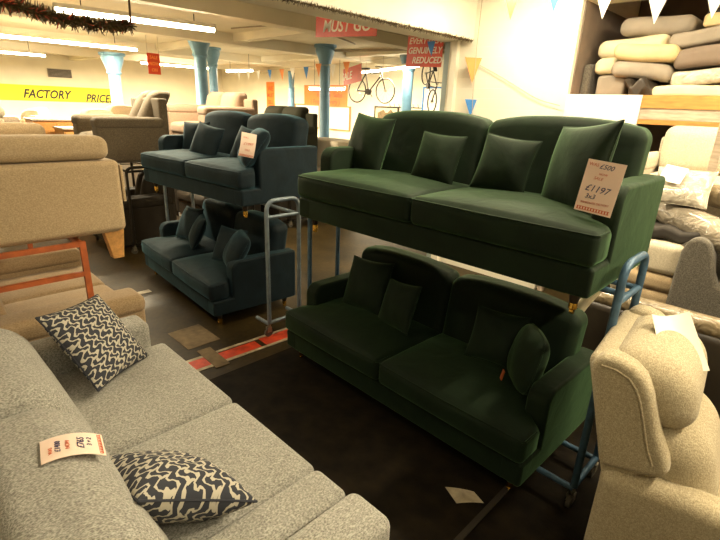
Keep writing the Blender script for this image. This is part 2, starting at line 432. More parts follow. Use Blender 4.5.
# ------------------------------------------------------------------ sofas
def scale_f(k): return k
def howard_sofa(W, D, mat, label, loc, rz, group, feet=.12, humps=2):
    t = thing('sofa', label, 'sofa', loc, rz, group)
    MB().rbox((.10, .002, 0), (W - .10, D - .01, .15), .015, 4, 2).build('base', mat, t)
    def tcush(x0, x1, outer):
        def f(w):
            if w.y > .185:
                if outer < 0: w.x = max(w.x, .10)
                else: w.x = min(w.x, W - .10)
            return w
        c = MB().rbox((x0, -.02, .152), (x1, .70, .315), .038, 10, 3, f=f, crown=.05, front=.02).build('seat_cushion', mat, t, angle=60)
        z = .315 - .012; p = [(x0 + .02, -.012, z - .004), (x1 - .02, -.012, z - .004)]
        pts = [(x0 + .006, .12, z), (x0 + .006, .0, z), (x0 + .02, -.014, z), ((x0 + x1) / 2, -.026, z), (x1 - .02, -.014, z), (x1 - .006, .0, z), (x1 - .006, .12, z)]
        MB().tube(pts, .006, 6).build('piping', mat, c)
    tcush(0.003, W / 2 - .003, -1); tcush(W / 2 + .003, W - .003, 1)
    aw = .135
    for s in (0, 1):
        x0, x1 = (0, aw) if s == 0 else (W - aw, W)
        arc = [(.29 - .09 * cos(a), .41 + .09 * sin(a)) for a in [pi / 2 * i / 7 for i in range(8)]]
        prof = [(0, 0), (0, .15), (.20, .15)] + arc + [(D, .50), (D, 0)]
        MB().prism(prof, 'x', x0 + .002, x1 - .002).build('arm', mat, t, bevel=.022)
    n = humps
    for i in range(n):
        a, b = .10 + (W - .20) * i / n + .003, .10 + (W - .20) * (i + 1) / n - .003
        def f(w, a=a, b=b):
            u = (w.x - (a + b) / 2) / ((b - a) / 2)
            k = (w.z - .15) / .6
            side = 0 if (i == 0 and u < 0) or (i == n - 1 and u > 0) else 1
            w.z += k * .055 * (1 - abs(u) ** 2.6)
            w.y += .10 * max(0, k) - .03 * (1 - u * u) * (1 if w.y < D - .14 else 0)
            return w
        MB().rbox((a, D - .28, .15), (b, D - .09, .735), .06, 10, 4, f=f).build('back', mat, t, angle=60)
    for x in (.09, W - .09):
        for y in (.09, D - .09):
            ft = MB().lathe([(.016, -feet + .05), (.022, -.05), (.028, -.012), (.03, .002)], 12, (x, y)).build('foot', 'darkwood', t)
            cs = MB().lathe([(.021, -feet + .03), (.021, -feet + .06), (.015, -feet + .062)], 12, (x, y))
            cs.tube([(x - .009, y, -feet + .016), (x + .009, y, -feet + .016)], .016, 12)
            cs.build('caster', 'brass', ft, label='small brass caster')
    return t
GU = howard_sofa(2.125, .91, 'green', 'dark green velvet sofa raised on the blue trolley, cushions and big price tag on it', (-2.767, 2.162, 1.217), 0, 'dark green sofas of the near stack')
GL = howard_sofa(2.10, .90, 'green', 'dark green velvet sofa standing on the floor in shadow under the raised green one', (-2.851, 2.095, .122), R(-1.2), 'dark green sofas of the near stack')
BU = howard_sofa(1.872, .93, 'blue', 'blue velvet sofa raised on top, with four cushions and a price tag on its arm', (-5.527, 2.115, 1.12), R(3.66), 'blue sofas of the middle stack')
BL = howard_sofa(1.872, .90, 'blue', 'blue velvet sofa standing on the floor in shadow under the raised blue one', (-5.56, 2.03, .122), R(-3.7), 'blue sofas of the middle stack')

# trolleys
def trolley(label, x0, x1, y0, y1, zdeck, ztop, mat, group, cast=True, left=None, rails=None):
    left = left or (y0, y1, ztop); rails = rails or (y0 + .02, y1 - .02)
    t = thing('trolley', label, 'trolley', (x1, y0, 0), 0, group)
    ox = Vector((x1, y0, 0))
    def L(p): return Vector(p) - ox
    Y0, Y1, ZT = y0, y1, ztop
    for x, sgn in ((x1, -1), (x0, 1)):
        y0, y1, ztop = (Y0, Y1, ZT) if sgn < 0 else left
        f = MB().tube(fillet([L((x, y0, .13)), L((x, y0, ztop)), L((x, y1, ztop)), L((x, y1, .13))], .09, 6), .019, 12)
        f.tube([L((x, y0, .13)), L((x, y1, .13))], .017, 10)
        f.build('end_frame', mat, t)
        for y in (y0, y1):
            MB().tube([L((x, y, .115)), L((x + sgn * .20, y, .115))], .017, 10).build('foot_bar', mat, t)
            if cast:
                q = L((x, y, 0))
                c = MB().tube([q + Vector((0, 0, .115)), q + Vector((0, 0, .085))], .012, 8)
                c.box((q.x - .018, q.y - .03, .045), (q.x - .012, q.y + .012, .095)); c.box((q.x + .012, q.y - .03, .045), (q.x + .018, q.y + .012, .095))
                c = c.build('caster', 'steel', t)
                MB().tube([q + Vector((-.011, -.012, .042)), q + Vector((.011, -.012, .042))], .041, 18).build('wheel', 'rubber', c)
    for x, (ya, yb, _) in ((x1, (Y0, Y1, 0)), (x0, left)):
        MB().tube([L((x, ya, zdeck)), L((x, yb, zdeck))], .016, 10).build('cross_bar', mat, t)
    for y in rails:
        MB().tube([L((x0, y, zdeck)), L((x1, y, zdeck))], .016, 10).build('deck_rail', mat, t)
    return t
trolley('blue tube trolley with casters holding up the raised green sofa', -2.945, -.555, 2.29, 2.62, 1.199, 1.385, 'trolley_blue', 'tube trolleys under the velvet sofas', left=(2.42, 2.74, 1.199), rails=(2.44, 2.60))
trolley('worn grey-blue trolley with a tall end loop holding up the raised blue sofa', -5.78, -3.27, 2.22, 2.56, 1.10, 1.24, 'trolley_grey', 'tube trolleys under the velvet sofas', left=(2.45, 2.80, 1.10), rails=(2.54,))

# scatter cushions
def pillow(label, loc, s, th, yaw, tilt, roll, mat, group, sy=None, k=2.4, name='cushion', rnd=.03):
    n = 16; sy = sy or s; vs = []; uv = []; fs = []
    for side in (1, -1):
        for j in range(n + 1):
            for i in range(n + 1):
                u, v = -cos(pi * i / n), -cos(pi * j / n)
                pin = 1 - .07 * ((1 - u * u) * abs(v) ** 2 + (1 - v * v) * abs(u) ** 2)
                x = u * s / 2 * (1 - .10 * (1 - v * v) * abs(u)); z = v * sy / 2 * (1 - .10 * (1 - u * u) * abs(v))
                q_ = 1 - rnd * (u * u * v * v) ** 1.2; x *= q_; z *= q_
                tt = th / 2 * ((1 - abs(u) ** k) * (1 - abs(v) ** k)) ** .55
                tt += .006 * sin(7 * u + 3 * v) * (1 - u * u) * (1 - v * v)
                vs.append((x, -side * (tt + .003), z)); uv.append(((u + 1) / 2, (v + 1) / 2))
    m = (n + 1) ** 2
    for j in range(n):
        for i in range(n):
            a = j * (n + 1) + i
            fs.append((a, a + 1, a + n + 2, a + n + 1)); fs.append((m + a, m + a + n + 1, m + a + n + 2, m + a + 1))
    rim = [i for i in range(n + 1)] + [j * (n + 1) + n for j in range(1, n + 1)] + [n * (n + 1) + i for i in range(n - 1, -1, -1)] + [j * (n + 1) for j in range(n - 1, 0, -1)]
    for a, b in zip(rim, rim[1:] + rim[:1]): fs.append((a, m + a, m + b, b))
    mb = MB().add(vs, fs); mb.uv = uv
    o = mb.build(name, mat, angle=70)
    o.matrix_world = Matrix.Translation(loc) @ Matrix.Rotation(yaw, 4, 'Z') @ Matrix.Rotation(-tilt, 4, 'X') @ Matrix.Rotation(roll, 4, 'Y')
    # record the seam as a part
    pts = [Vector(vs[i]) * 1.0 for i in rim]; pts = [Vector((p.x, 0, p.z)) for p in pts]
    MB().tube(pts, .005, 5, closed=True).build('piping', mat, o)
    return tag(o, label, 'cushion', group)
gc = 'green velvet cushions on the raised green sofa'
pillow('large green cushion at the left end of the raised green sofa', (-2.57, 2.68, 1.74), .45, .16, R(-6), R(16), R(4), 'green', gc)
pillow('small green cushion on the raised green sofa, second from the left', (-1.93, 2.70, 1.70), .35, .13, R(4), R(20), R(3), 'green', gc)
pillow('small green cushion right of the middle of the raised green sofa', (-1.42, 2.68, 1.715), .35, .13, R(8), R(20), R(5), 'green', gc)
pillow('large green cushion turned into the right corner by the price tag', (-.955, 2.58, 1.76), .46, .15, R(-34), R(14), R(-7), 'green', gc)
gl = 'green velvet cushions on the lower green sofa'
pillow('large green cushion at the left end of the shadowed lower green sofa', (-2.44, 2.60, .65), .44, .15, R(0), R(24), R(-5), 'green', gl)
pillow('smaller green cushion leaning on the large one, left end of lower green sofa', (-2.05, 2.54, .62), .37, .13, R(-14), R(24), R(-8), 'green', gl)
pillow('small green cushion at the right of the shadowed lower green sofa', (-1.27, 2.60, .64), .36, .13, R(6), R(28), R(-2), 'green', gl)
rc = pillow('green cushion standing edge-on against the right arm of the lower green sofa', (-.99, 2.46, .66), .40, .17, R(-52), R(12), R(-4), 'green', gl, rnd=.24)
MB().box((-.05, -.095, -.19), (-.015, -.088, -.13)).build('care_label', 'orange_paint', rc, label='small orange care label')
bc = 'blue velvet cushions on the raised blue sofa'
pillow('blue cushion at the far left corner of the raised blue sofa', (-5.278, 2.652, 1.589), 0.39, 0.14, R(20), R(14), R(-3), 'blue', bc)
pillow('blue cushion in front of the corner cushion on the raised blue sofa', (-4.877, 2.563, 1.580), 0.40, 0.15, R(16), R(22), R(10), 'blue', bc)
pillow('dark blue cushion behind the tag at the right of the raised blue sofa', (-4.219, 2.652, 1.598), 0.37, 0.13, R(10), R(24), R(8), 'blue', bc)
pillow('blue cushion showing above the right arm of the raised blue sofa', (-3.86, 2.50, 1.62), .42, .18, R(-20), R(36), R(4), 'blue', bc, rnd=.16)
bl = 'blue velvet cushions on the lower blue sofa'
pillow('light-catching blue cushion at the left of the lower blue sofa', (-5.13, 2.42, .66), .40, .13, R(0), R(28), R(-4), 'blue', bl)
pillow('blue cushion overlapping the left one on the lower blue sofa', (-4.86, 2.38, .63), .38, .13, R(-24), R(26), R(0), 'blue', bl)
pillow('blue cushion facing left near the right arm of the lower blue sofa', (-4.12, 2.34, .64), .38, .14, R(12), R(26), R(0), 'blue', bl)
pillow('blue cushion against the right arm of the lower blue sofa', (-3.88, 2.28, .66), .40, .17, R(-18), R(30), R(4), 'blue', bl, rnd=.15)

# generic modern sofa, front towards -Y; origin at front left floor corner of the body
def plain_sofa(W, D, mat, label, loc, rz, group=None, arm=.22, seat=.45, armh=.62, back=.9, n=2, pad=True, legs=.08, head=0, name='sofa', cat='sofa', legmat='darkwood', lean=.12, ov=.01):
    t = thing(name, label, cat, loc, rz, group)
    MB().rbox((.02, .03, legs), (W - .02, D, seat - .16), .03, 3, 2).build('base', mat, t)
    for s in (0, 1):
        x0, x1 = (0, arm) if s == 0 else (W - arm, W)
        a = MB().rbox((x0 + .005, .0, legs + .01), (x1 - .005, D - .02, armh - ((.10 if ov > 0 else .145) if pad else 0)), .035, 4, 3).build('arm', mat, t)
        if pad: MB().rbox((x0 - ov, -.01 if ov > 0 else .045, armh - .14), (x1 + ov, D - .06, armh), .055, 5, 4, crown=.012).build('arm_pad', mat, a)
    w = (W - 2 * arm) / n
    for i in range(n):
        x0 = arm + i * w
        MB().rbox((x0 + .004, .0, seat - .16), (x0 + w - .004, D - .25, seat), .045, 6, 3, crown=.03, front=.02).build('seat_cushion', mat, t)
        def f(v):
            v.y += lean * (v.z - seat) / (back - seat); return v
        MB().rbox((x0 + .004, D - .34, seat + .005), (x0 + w - .004, D - .10, back), .08, 7, 4, f=f, front=.05).build('back_cushion', mat, t)
        if head: MB().rbox((x0 + .03, D - .34 + lean, back - .10), (x0 + w - .03, D - .06 + lean, back + head), .09, 6, 4).build('headrest', mat, t)
    MB().rbox((.02, D - .12, legs + .01), (W - .02, D, back - .10), .03, 3, 2).build('back_frame', mat, t)
    for x in (.08, W - .08):
        for y in (.08, D - .08):
            MB().lathe([(.018, 0), (.028, legs + .02)], 10, (x, y)).build('leg', legmat, t)
    return t

# ---- grey tweed sofa in the foreground, facing +Y
t = thing('sofa', 'pale grey tweed sofa in the foreground with two maze-print cushions and a price tag', 'sofa', (-3.06, 1.06, 0))
GX = lambda x: x + 3.06
GY = lambda y: y - 1.06
MB().rbox((GX(-3.04), GY(.0), .06), (GX(-.80), GY(1.05), .34), .03, 4, 2).build('base', 'grey', t)
MB().rbox((GX(-2.86), GY(.25), .33), (GX(-1.985), GY(1.11), .50), .04, 10, 4, crown=.02).build('seat_cushion', 'grey', t)
MB().rbox((GX(-1.975), GY(.25), .33), (GX(-1.29), GY(1.11), .50), .04, 10, 4, crown=.02).build('seat_cushion', 'grey', t)
MB().rbox((GX(-1.235), GY(.2), .33), (GX(-1.035), GY(1.06), .575), .04, 6, 4, crown=.008).build('inner_arm_pad', 'grey', t, label='low padded block beside the arm')
def armf(v):
    return v
for x0, x1 in ((-3.06, -2.85), (-.985, -.775)):
    MB().rbox((GX(x0), GY(.02), .07), (GX(x1), GY(1.03), .66), .045, 6, 4, crown=.008).build('arm', 'grey', t)
def backf(v):
    k = max(0, (v.z - .42) / .5); v.y -= .17 * k; return v
for x0, x1 in ((-2.845, -1.96), (-1.95, -1.02)):
    MB().rbox((GX(x0), GY(.14), .44), (GX(x1), GY(.50), .93), .14, 10, 6, f=backf, front=0).build('back_cushion', 'grey', t, angle=70)
def bfr(v):
    k = max(0, (v.z - .30) / .5); v.y -= .12 * k; return v
MB().rbox((GX(-2.98), GY(-.08), .08), (GX(-.86), GY(.16), .84), .06, 6, 4, f=bfr).build('back_frame', 'grey', t)
for x in (-2.96, -.88):
    for y in (.1, .96):
        MB().lathe([(.02, 0), (.03, .07)], 10, (GX(x), GY(y))).build('leg', 'oak', t)
mz = 'maze-print cushions on the grey sofa'
MC1 = pillow('navy and cream maze-print cushion propped against the far arm of the grey sofa', (-2.70, .68, .72), .50, .16, R(135), R(40), R(10), 'maze', mz)
MC2 = pillow('navy and cream maze-print cushion lying near the price tag on the grey sofa', (-1.46, .50, .64), .49, .22, 0, 0, 0, 'maze', mz)
_d = Vector((.70, .68, -.18)).normalized(); _n = Vector((-.38, .46, .80)); _n = (_n - _d * _n.dot(_d)).normalized(); _e = _n.cross(_d)
_x = (_d + _e).normalized(); _y = -_n; _z = _x.cross(_y)
MC2.matrix_world = Matrix(((_x.x, _y.x, _z.x, -1.46), (_x.y, _y.y, _z.y, .52), (_x.z, _y.z, _z.z, .655), (0, 0, 0, 1)))

# ---- beige stack on orange trolley, facing +Y  (rz = 180)
BS = plain_sofa(1.72, 1.05, 'beige', 'beige sofa seen side-on, raised on the orange trolley at the left edge', (-3.30, 1.12, 1.152 - .02), pi, 'beige sofas of the left stack', arm=.24, seat=.36, armh=.64, back=.86, legs=.02, legmat='oak', ov=-.004)
for c in kids(BS):
    if c.name.startswith('leg'): bpy.data.objects.remove(c)
for x in (.08, 1.64):
    MB().prism([(.03, -.17), (.10, -.17), (.14, .03), (.01, .03)], 'x', x - .035, x + .035).build('leg', 'oak', BS, bevel=.006, label='tapered honey-wood leg')
MB().rbox((.02, -.022, .22), (.06, -.004, .46), .004, 1, 1).build('side_flap', 'beige', BS)
BS2 = plain_sofa(1.75, 1.12, 'tan', 'tan sofa on the floor beneath the raised beige one', (-3.37, 1.20, 0), pi, 'beige sofas of the left stack', arm=.25, seat=.48, armh=.64, back=.92, legs=.05)
# orange trolley
t = thing('trolley', 'orange painted metal trolley frame under the raised beige sofa', 'trolley', (-3.30, .83, 0))
def bar(a, b, r=.014): return MB().tube([a, b], r, 8)
for x in (.0, -1.66):
    q = MB()
    for y in (0, -.75): q.box((x - .014, y - .018, .09), (x + .014, y + .018, 1.13))
    for z in (1.115, .915, .13): q.box((x - .012, -.75, z - .016), (x + .012, 0, z + .016))
    q.build('end_frame', 'orange_paint', t)
for y in (0, -.75):
    MB().box((-1.66, y - .014, 1.09), (0, y + .014, 1.12)).build('deck_rail', 'orange_paint', t)
    for x in (0, -1.66): MB().tube([(x - .012, y, .045), (x + .012, y, .045)], .044, 16).build('wheel', 'rubber', t)

# ---- brown recliner stack left of blue
plain_sofa(1.0, .92, 'taupe', 'taupe sofa with puffy headrests raised behind the blue sofas', (-7.52, 2.0, 1.12), 0, 'taupe and brown sofas of the left background stack', arm=.22, seat=.42, armh=.64, back=.99, n=2, lean=.30)
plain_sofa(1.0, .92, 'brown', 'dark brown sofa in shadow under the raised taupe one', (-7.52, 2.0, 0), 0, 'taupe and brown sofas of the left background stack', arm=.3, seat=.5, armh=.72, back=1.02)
trolley('dark trolley under the raised taupe sofa', -7.60, -6.44, 2.25, 2.75, 1.10, 1.15, 'metaldark', 'background trolleys')
PS = plain_sofa(1.5, .95, 'pink', 'pale pinkish sofa raised behind the taupe one, under the thick blue column', (-8.35, 3.62, 1.22), 0, 'background sofas of the hall', arm=.26, seat=.42, armh=.70, back=.93, n=2, lean=.1)
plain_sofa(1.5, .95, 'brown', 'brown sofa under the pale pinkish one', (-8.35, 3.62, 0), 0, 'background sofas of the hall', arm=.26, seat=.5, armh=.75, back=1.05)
trolley('dark trolley under the pale pinkish sofa', -8.42, -6.78, 3.85, 4.35, 1.19, 1.21, 'metaldark', 'background trolleys')

# dark sofas behind blue and the cream one beside the column
OS = plain_sofa(1.5, .85, 'olive', 'dark olive sofa whose back shows behind the right of the raised blue one', (-7.95, 4.65, 1.10), 0, 'background sofas of the hall', seat=.4, armh=.55, back=.86, n=2)
trolley('dark trolley under the dark olive sofa', -8.03, -6.37, 4.82, 5.3, 1.08, 1.11, 'metaldark', 'background trolleys')
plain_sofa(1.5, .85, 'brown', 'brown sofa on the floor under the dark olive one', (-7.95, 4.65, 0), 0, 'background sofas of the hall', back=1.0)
def stackbox(W, D, Hh, mat, label, loc, rz=0, cat='ottoman', name='ottoman', group=None, n=2):
    t = thing(name, label, cat, loc, rz, group)
    for i in range(n):
        MB().rbox((0, 0, Hh * i / n + .002), (W, D, Hh * (i + 1) / n - .002), .05, 4, 3, crown=.015).build('upholstered_block', mat, t)
    return t
stackbox(.95, .6, 1.42, 'cream', 'tall cream upholstered block right of the raised blue sofa, below the blue column', (-7.1, 5.65, 0), 0, 'seat module', 'sofa_module', n=3)

# left hall clutter
g = 'background sofas of the hall'
c1 = plain_sofa(1.9, .9, 'cream', 'cream sofa piled high below the left end of the yellow banner', (-12.4, 2.0, .88), R(-20), g, back=.85, pad=False)
dup(c1, 'cream sofa piled below the middle of the yellow banner', (-12.6, 3.3, .88), R(10), g)
dup(c1, 'cream sofa on the floor under the left banner pile', (-12.4, 2.0, 0), R(-20), g)
dup(c1, 'cream sofa on the floor under the middle banner pile', (-12.6, 3.3, 0), R(10), g)
dup(c1, 'cream sofa far back below the small lit tube light', (-14.5, 6.6, 0), R(5), g)
dup(c1, 'cream sofa far back beside the forked blue column', (-11.8, 8.2, 0), R(0), g)
def cabinet(label, loc, sx, sy, sz, mat='pine'):
    t = thing('cabinet', label, 'cabinet', loc, 0, 'orange wood cabinets on the left')
    MB().box((0, 0, 0), (sx, sy, sz)).build('carcass', mat, t, bevel=.006)
    MB().box((sx, .02, .03), (sx + .02, sy / 2 - .01, sz - .04)).build('door', mat, t, bevel=.004)
    MB().box((sx, sy / 2 + .01, .03), (sx + .02, sy - .02, sz - .04)).build('door', mat, t, bevel=.004)
    MB().rbox((-.02, -.02, sz), (sx + .03, sy + .02, sz + .03), .008, 1, 1).build('top', 'paleboard', t)
cabinet('low orange wood cabinet standing behind the raised beige sofa', (-9.6, 1.88, 0), .5, .62, 1.60)
cabinet('orange wood cabinet nearer the column side of the low one', (-8.95, 2.12, 0), .5, .40, 1.50, 'oak')
for i, (x, y, h, m, lab) in enumerate([(-9.7, 2.75, 1.50, 'greige', 'grey stone-coloured block right of the orange cabinets'),
                                 (-10.0, 3.25, 1.55, 'greige', 'grey block against the taupe sofa arm'),
                                 (-9.8, 1.15, 1.62, 'cream', 'tall cream block at the left edge behind the beige sofa'),
                                 (-9.9, 1.52, 1.64, 'paleboard', 'narrow pale upright block left of the orange cabinets')]):
    stackbox(.4, .42 if i != 3 else .28, h, m, lab, (x, y, 0), 0, 'storage block', 'upholstered_stack', n=2)
for x, y, z, m, wy, hz, lab in [(-9.72, 2.70, 1.505, 'cream', .50, .24, 'puffy cream cushion on the grey block by the orange cabinets'),
                         (-10.02, 3.22, 1.555, 'beige', .48, .26, 'yellowish cushion on the grey block beside the taupe sofa'),
                         (-9.82, 1.10, 1.625, 'cream', .50, .16, 'pale cushion on the tall cream block at the left edge')]:
    o = MB().rbox((x, y, z), (x + .45, y + wy, z + hz), .10, 6, 5, crown=.05).build('puffy_cushion', m, angle=70)
    tag(o, lab, 'cushion', 'puffy cushions heaped by the cabinets')

# ------------------------------------------------------------------ oatmeal recliner armchair (front towards +X)
rec = thing('armchair', 'oatmeal chenille wing recliner at the right edge with a sheet of paper on its headrest', 'armchair', (-.49, 1.86, 0), R(6))
RX = lambda x: x + .49
RZ = 0
W_ = .74
wing = [(-.383, .625), (-.43, .80), (-.497, 1.06), (-.485, 1.105), (-.448, 1.128), (-.40, 1.132), (-.345, 1.115), (-.30, 1.08), (-.263, 1.019), (-.235, .94), (-.205, .86), (-.16, .77), (-.148, .73), (-.155, .69), (-.20, .672), (-.30, .65)]
for y0, y1 in ((0, .11), (W_ - .11, W_)):
    wg = MB().prism([(RX(x), z) for x, z in wing], 'y', y0, y1).build('wing', 'oat', rec, bevel=.035)
    yy = y0 - .001 if y0 == 0 else y1 + .001
    arcp = [(-.455, 1.085), (-.40, 1.085), (-.35, 1.065), (-.32, 1.03), (-.295, .98), (-.265, .89), (-.235, .80), (-.205, .74)]
    MB().tube([(RX(x), yy, z) for x, z in fillet([(a, b, 0) for a, b in arcp], .03, 2) and [(a, b) for a, b in arcp]], .005, 6).build('piping', 'oat', wg)
def rl(v):
    v.x -= .28 * max(0, v.z - .55); return v
MB().rbox((RX(-.37), .03, .36), (RX(-.20), W_ - .03, 1.10), .05, 4, 3, f=rl).build('back_frame', 'oat', rec)
MB().rbox((RX(-.33), .06, .83), (RX(.0), W_ - .03, 1.125), .13, 9, 5, f=rl).build('head_cushion', 'oat', rec, angle=70)
MB().rbox((RX(-.33), .08, .45), (RX(.04), W_ - .06, .865), .15, 9, 5, f=rl).build('lumbar_cushion', 'oat', rec, angle=70)
for y0, y1 in ((-.015, .15), (W_ - .15, W_ + .015)):
    MB().rbox((RX(-.37), y0, .06), (RX(.36), y1, .60), .06, 7, 4, f=lambda v: (v.x, v.y, v.z + (.05 * min(1, max(0, (v.x) / .3)) if v.z > .4 else 0))).build('arm', 'oat', rec)
MB().rbox((RX(-.15), .145, .12), (RX(.40), W_ - .145, .46), .06, 7, 4, crown=.03).build('seat', 'oat', rec)
MB().box((RX(-.36), .04, 0), (RX(.30), W_ - .04, .07)).build('plinth', 'black', rec)
# paper on the headrest
def sheet(name, corners, mat, label, cat, th=.0015, curl=0, nx=8, ny=6, group=None):
    a, b, c, d = [Vector(p) for p in corners]; vs = []; n = (b - a).cross(d - a).normalized()
    for side in (0, 1):
        for j in range(ny + 1):
            for i in range(nx + 1):
                u, v = i / nx, j / ny
                p = a.lerp(b, u).lerp(d.lerp(c, u), v) + n * (curl * 4 * u * (1 - u)) + n * (-th * side)
                vs.append(p)
    fs = []; m = (nx + 1) * (ny + 1)
    for j in range(ny):
        for i in range(nx):
            q = j * (nx + 1) + i; fs.append((q, q + 1, q + nx + 2, q + nx + 1)); fs.append((m + q, m + q + nx + 1, m + q + nx + 2, m + q + 1))
    rim = list(range(nx + 1)) + [j * (nx + 1) + nx for j in range(1, ny + 1)] + [ny * (nx + 1) + i for i in range(nx - 1, -1, -1)] + [j * (nx + 1) for j in range(ny - 1, 0, -1)]
    for p, q in zip(rim, rim[1:] + rim[:1]): fs.append((p, m + p, m + q, q))
    o = MB().add(vs, fs).build(name, mat, angle=60)
    return tag(o, label, cat, group)
sheet('paper_sheet', [(-.415, 2.32, 1.185), (-.30, 2.45, 1.20), (-.155, 2.30, 1.02), (-.30, 2.15, 1.04)], 'paper', 'plain white sheet of paper lying on the headrest of the oatmeal armchair', 'paper', curl=.03)

# ------------------------------------------------------------------ price tags
def flat_frame(o, u, v):
    u = Vector(u).normalized(); v = Vector(v).normalized(); n = u.cross(v).normalized(); v = n.cross(u)
    return Matrix(((u.x, v.x, n.x, o[0]), (u.y, v.y, n.y, o[1]), (u.z, v.z, n.z, o[2]), (0, 0, 0, 1)))
def price_tag(label, tl, tr, bl_, lines, curl=0, mat='pinkpaper'):
    tl, tr, bl_ = Vector(tl), Vector(tr), Vector(bl_)
    w_, h_ = (tr - tl).length, (bl_ - tl).length
    o = (tl + tr + bl_ + (tr + bl_ - tl)) / 4
    fr = flat_frame(o, tr - tl, tl - bl_)
    t = thing('price_tag', label, 'price tag'); t.matrix_world = fr
    n = 10; vs = []; fs = []
    def zc(y): return -curl * (2 * y / h_) ** 2
    for s in (0, 1):
        for j in range(n + 1):
            y = -h_ / 2 + h_ * j / n
            for x in (-w_ / 2, w_ / 2): vs.append((x, y, zc(y) - .0015 * s))
    m = 2 * (n + 1)
    for j in range(n):
        q = 2 * j
        fs += [(q, q + 1, q + 3, q + 2), (m + q, m + q + 2, m + q + 3, m + q + 1), (q, q + 2, m + q + 2, m + q), (q + 1, m + q + 1, m + q + 3, q + 3)]
    fs += [(0, m, m + 1, 1), (2 * n, 2 * n + 1, m + 2 * n + 1, m + 2 * n)]
    MB().add(vs, fs).build('card', mat, t, angle=60)
    for body, x, y, sz, mt, sh in lines:
        yy = y * h_ / 2
        text(body, sz * h_, mt, t, (x * w_ / 2, yy, zc(yy) + .0012 + (curl * .02)), (-math.atan(8 * curl * yy / h_ ** 2) if curl else 0, 0, R(random.uniform(-3, 3))), sh, name='handwriting', ext=.0006)
    st = MB().box((-w_ * .44, -h_ * .465, zc(-h_ * .44)), (w_ * .44, -h_ * .455, zc(-h_ * .44) + .001)); st.box((-w_ * .44, -h_ * .41, zc(-h_ * .41)), (w_ * .44, -h_ * .40, zc(-h_ * .41) + .001))
    for k in range(12): st.box((-w_ * .44 + k * w_ * .075, -h_ * .455, zc(-h_ * .43)), (-w_ * .44 + k * w_ * .075 + w_ * .035, -h_ * .41, zc(-h_ * .43) + .001))
    st.build('printed_border', 'redink', t, flat=True)
    return t
price_tag('pale pink handwritten price tag reading £1197 on the raised green sofa', (-.818, 2.34, 1.828), (-.650, 2.34, 1.815), (-.842, 2.32, 1.590),
          [('WAS', -.62, .82, .085, 'redink', 0), ('£500', .05, .78, .13, 'ink', .3), ('NOW', .0, .50, .06, 'redink', 0), ('SALE', -.2, .33, .08, 'redink', .2), ('£1197', -.1, -.08, .18, 'ink', .25), ('3x3', -.35, -.38, .13, 'ink', .2), ('IMMEDIATE DELIVERY', .0, -.62, .055, 'redink', 0)])
price_tag('pale pink curved price tag hanging over the right arm of the raised blue sofa', (-3.70, 2.34, 1.745), (-3.65, 2.46, 1.72), (-3.75, 2.22, 1.585),
          [('WAS', -.4, .6, .10, 'redink', 0), ('£1997', 0, .1, .16, 'redink', .2), ('SALE', 0, -.4, .10, 'redink', 0)], curl=.02)
price_tag('pale pink curved price tag draped over the back cushion of the grey sofa', (-1.53, .185, .955), (-1.65, .208, .955), (-1.43, .33, .915),
          [('WAS', -.2, .72, .09, 'redink', 0), ('£1400', .0, .5, .13, 'ink', .2), ('NOW', 0, .2, .10, 'redink', 0), ('£765', 0, -.22, .17, 'ink', .25), ('3 + 2', .1, -.5, .12, 'ink', .2)], curl=.02)

# ------------------------------------------------------------------ floor marks
tag(MB().box((-2.95, 1.15, .001), (4.9, 5.2, .012)).build('floor_mat', 'mat'), 'black worn floor matting in the aisle between the sofas', 'mat')
tp = thing('floor_tape', 'scuffed red tape strip with white edges crossing the floor between the blue and green stacks', 'floor tape', (-3.22, 1.2, 0), R(-2))
rt = MB()
for a, b, dx in ((0, .42, 0), (.47, .85, .01), (.90, 1.7, 0)): rt.box((-.09 + dx, a, .001), (.05 + dx, b, .004))
rt.build('red_tape', 'tapered', tp)
wt = MB(); wt.box((.052, 0, .001), (.085, 1.7, .005)); wt.box((-.125, .2, .001), (-.093, 1.7, .005)); wt.build('white_edging', 'tapewhite', tp)
MB().box((-.22, .38, .004), (.13, .50, .007)).build('patch', 'cardtape', tp); MB().box((-.36, .0, .004), (-.1, .22, .007)).build('patch', 'cardtape', tp)
MB().box((-.02, -.16, .0045), (.13, .10, .0055)).build('patch', 'black', tp)
tag(MB().box((-3.9, 1.55, .001), (-3.5, 1.85, .004)).build('floor_patch', 'cardtape'), 'dusty brown patch on the floor left of the red tape', 'floor patch')
tag(MB().box((-5.05, 1.40, .001), (-4.97, 1.85, .005)).build('white_floor_line', 'tapewhite'), 'short pale tape line on the floor in front of the lower blue sofa', 'floor tape')
tag(MB().box((-.86, 1.6, .012), (-.83, 3.0, .02)).build('floor_batten', 'brown'), 'thin brown batten on the matting at the right end of the lower green sofa', 'batten')
sheet('fallen_paper', [(-1.09, 1.88, .0145), (-.96, 1.97, .0145), (-.88, 1.94, .0145), (-.98, 1.83, .0145)], 'tapewhite', 'dirty sheet of paper on the matting in front of the lower green sofa', 'paper', curl=-.006)

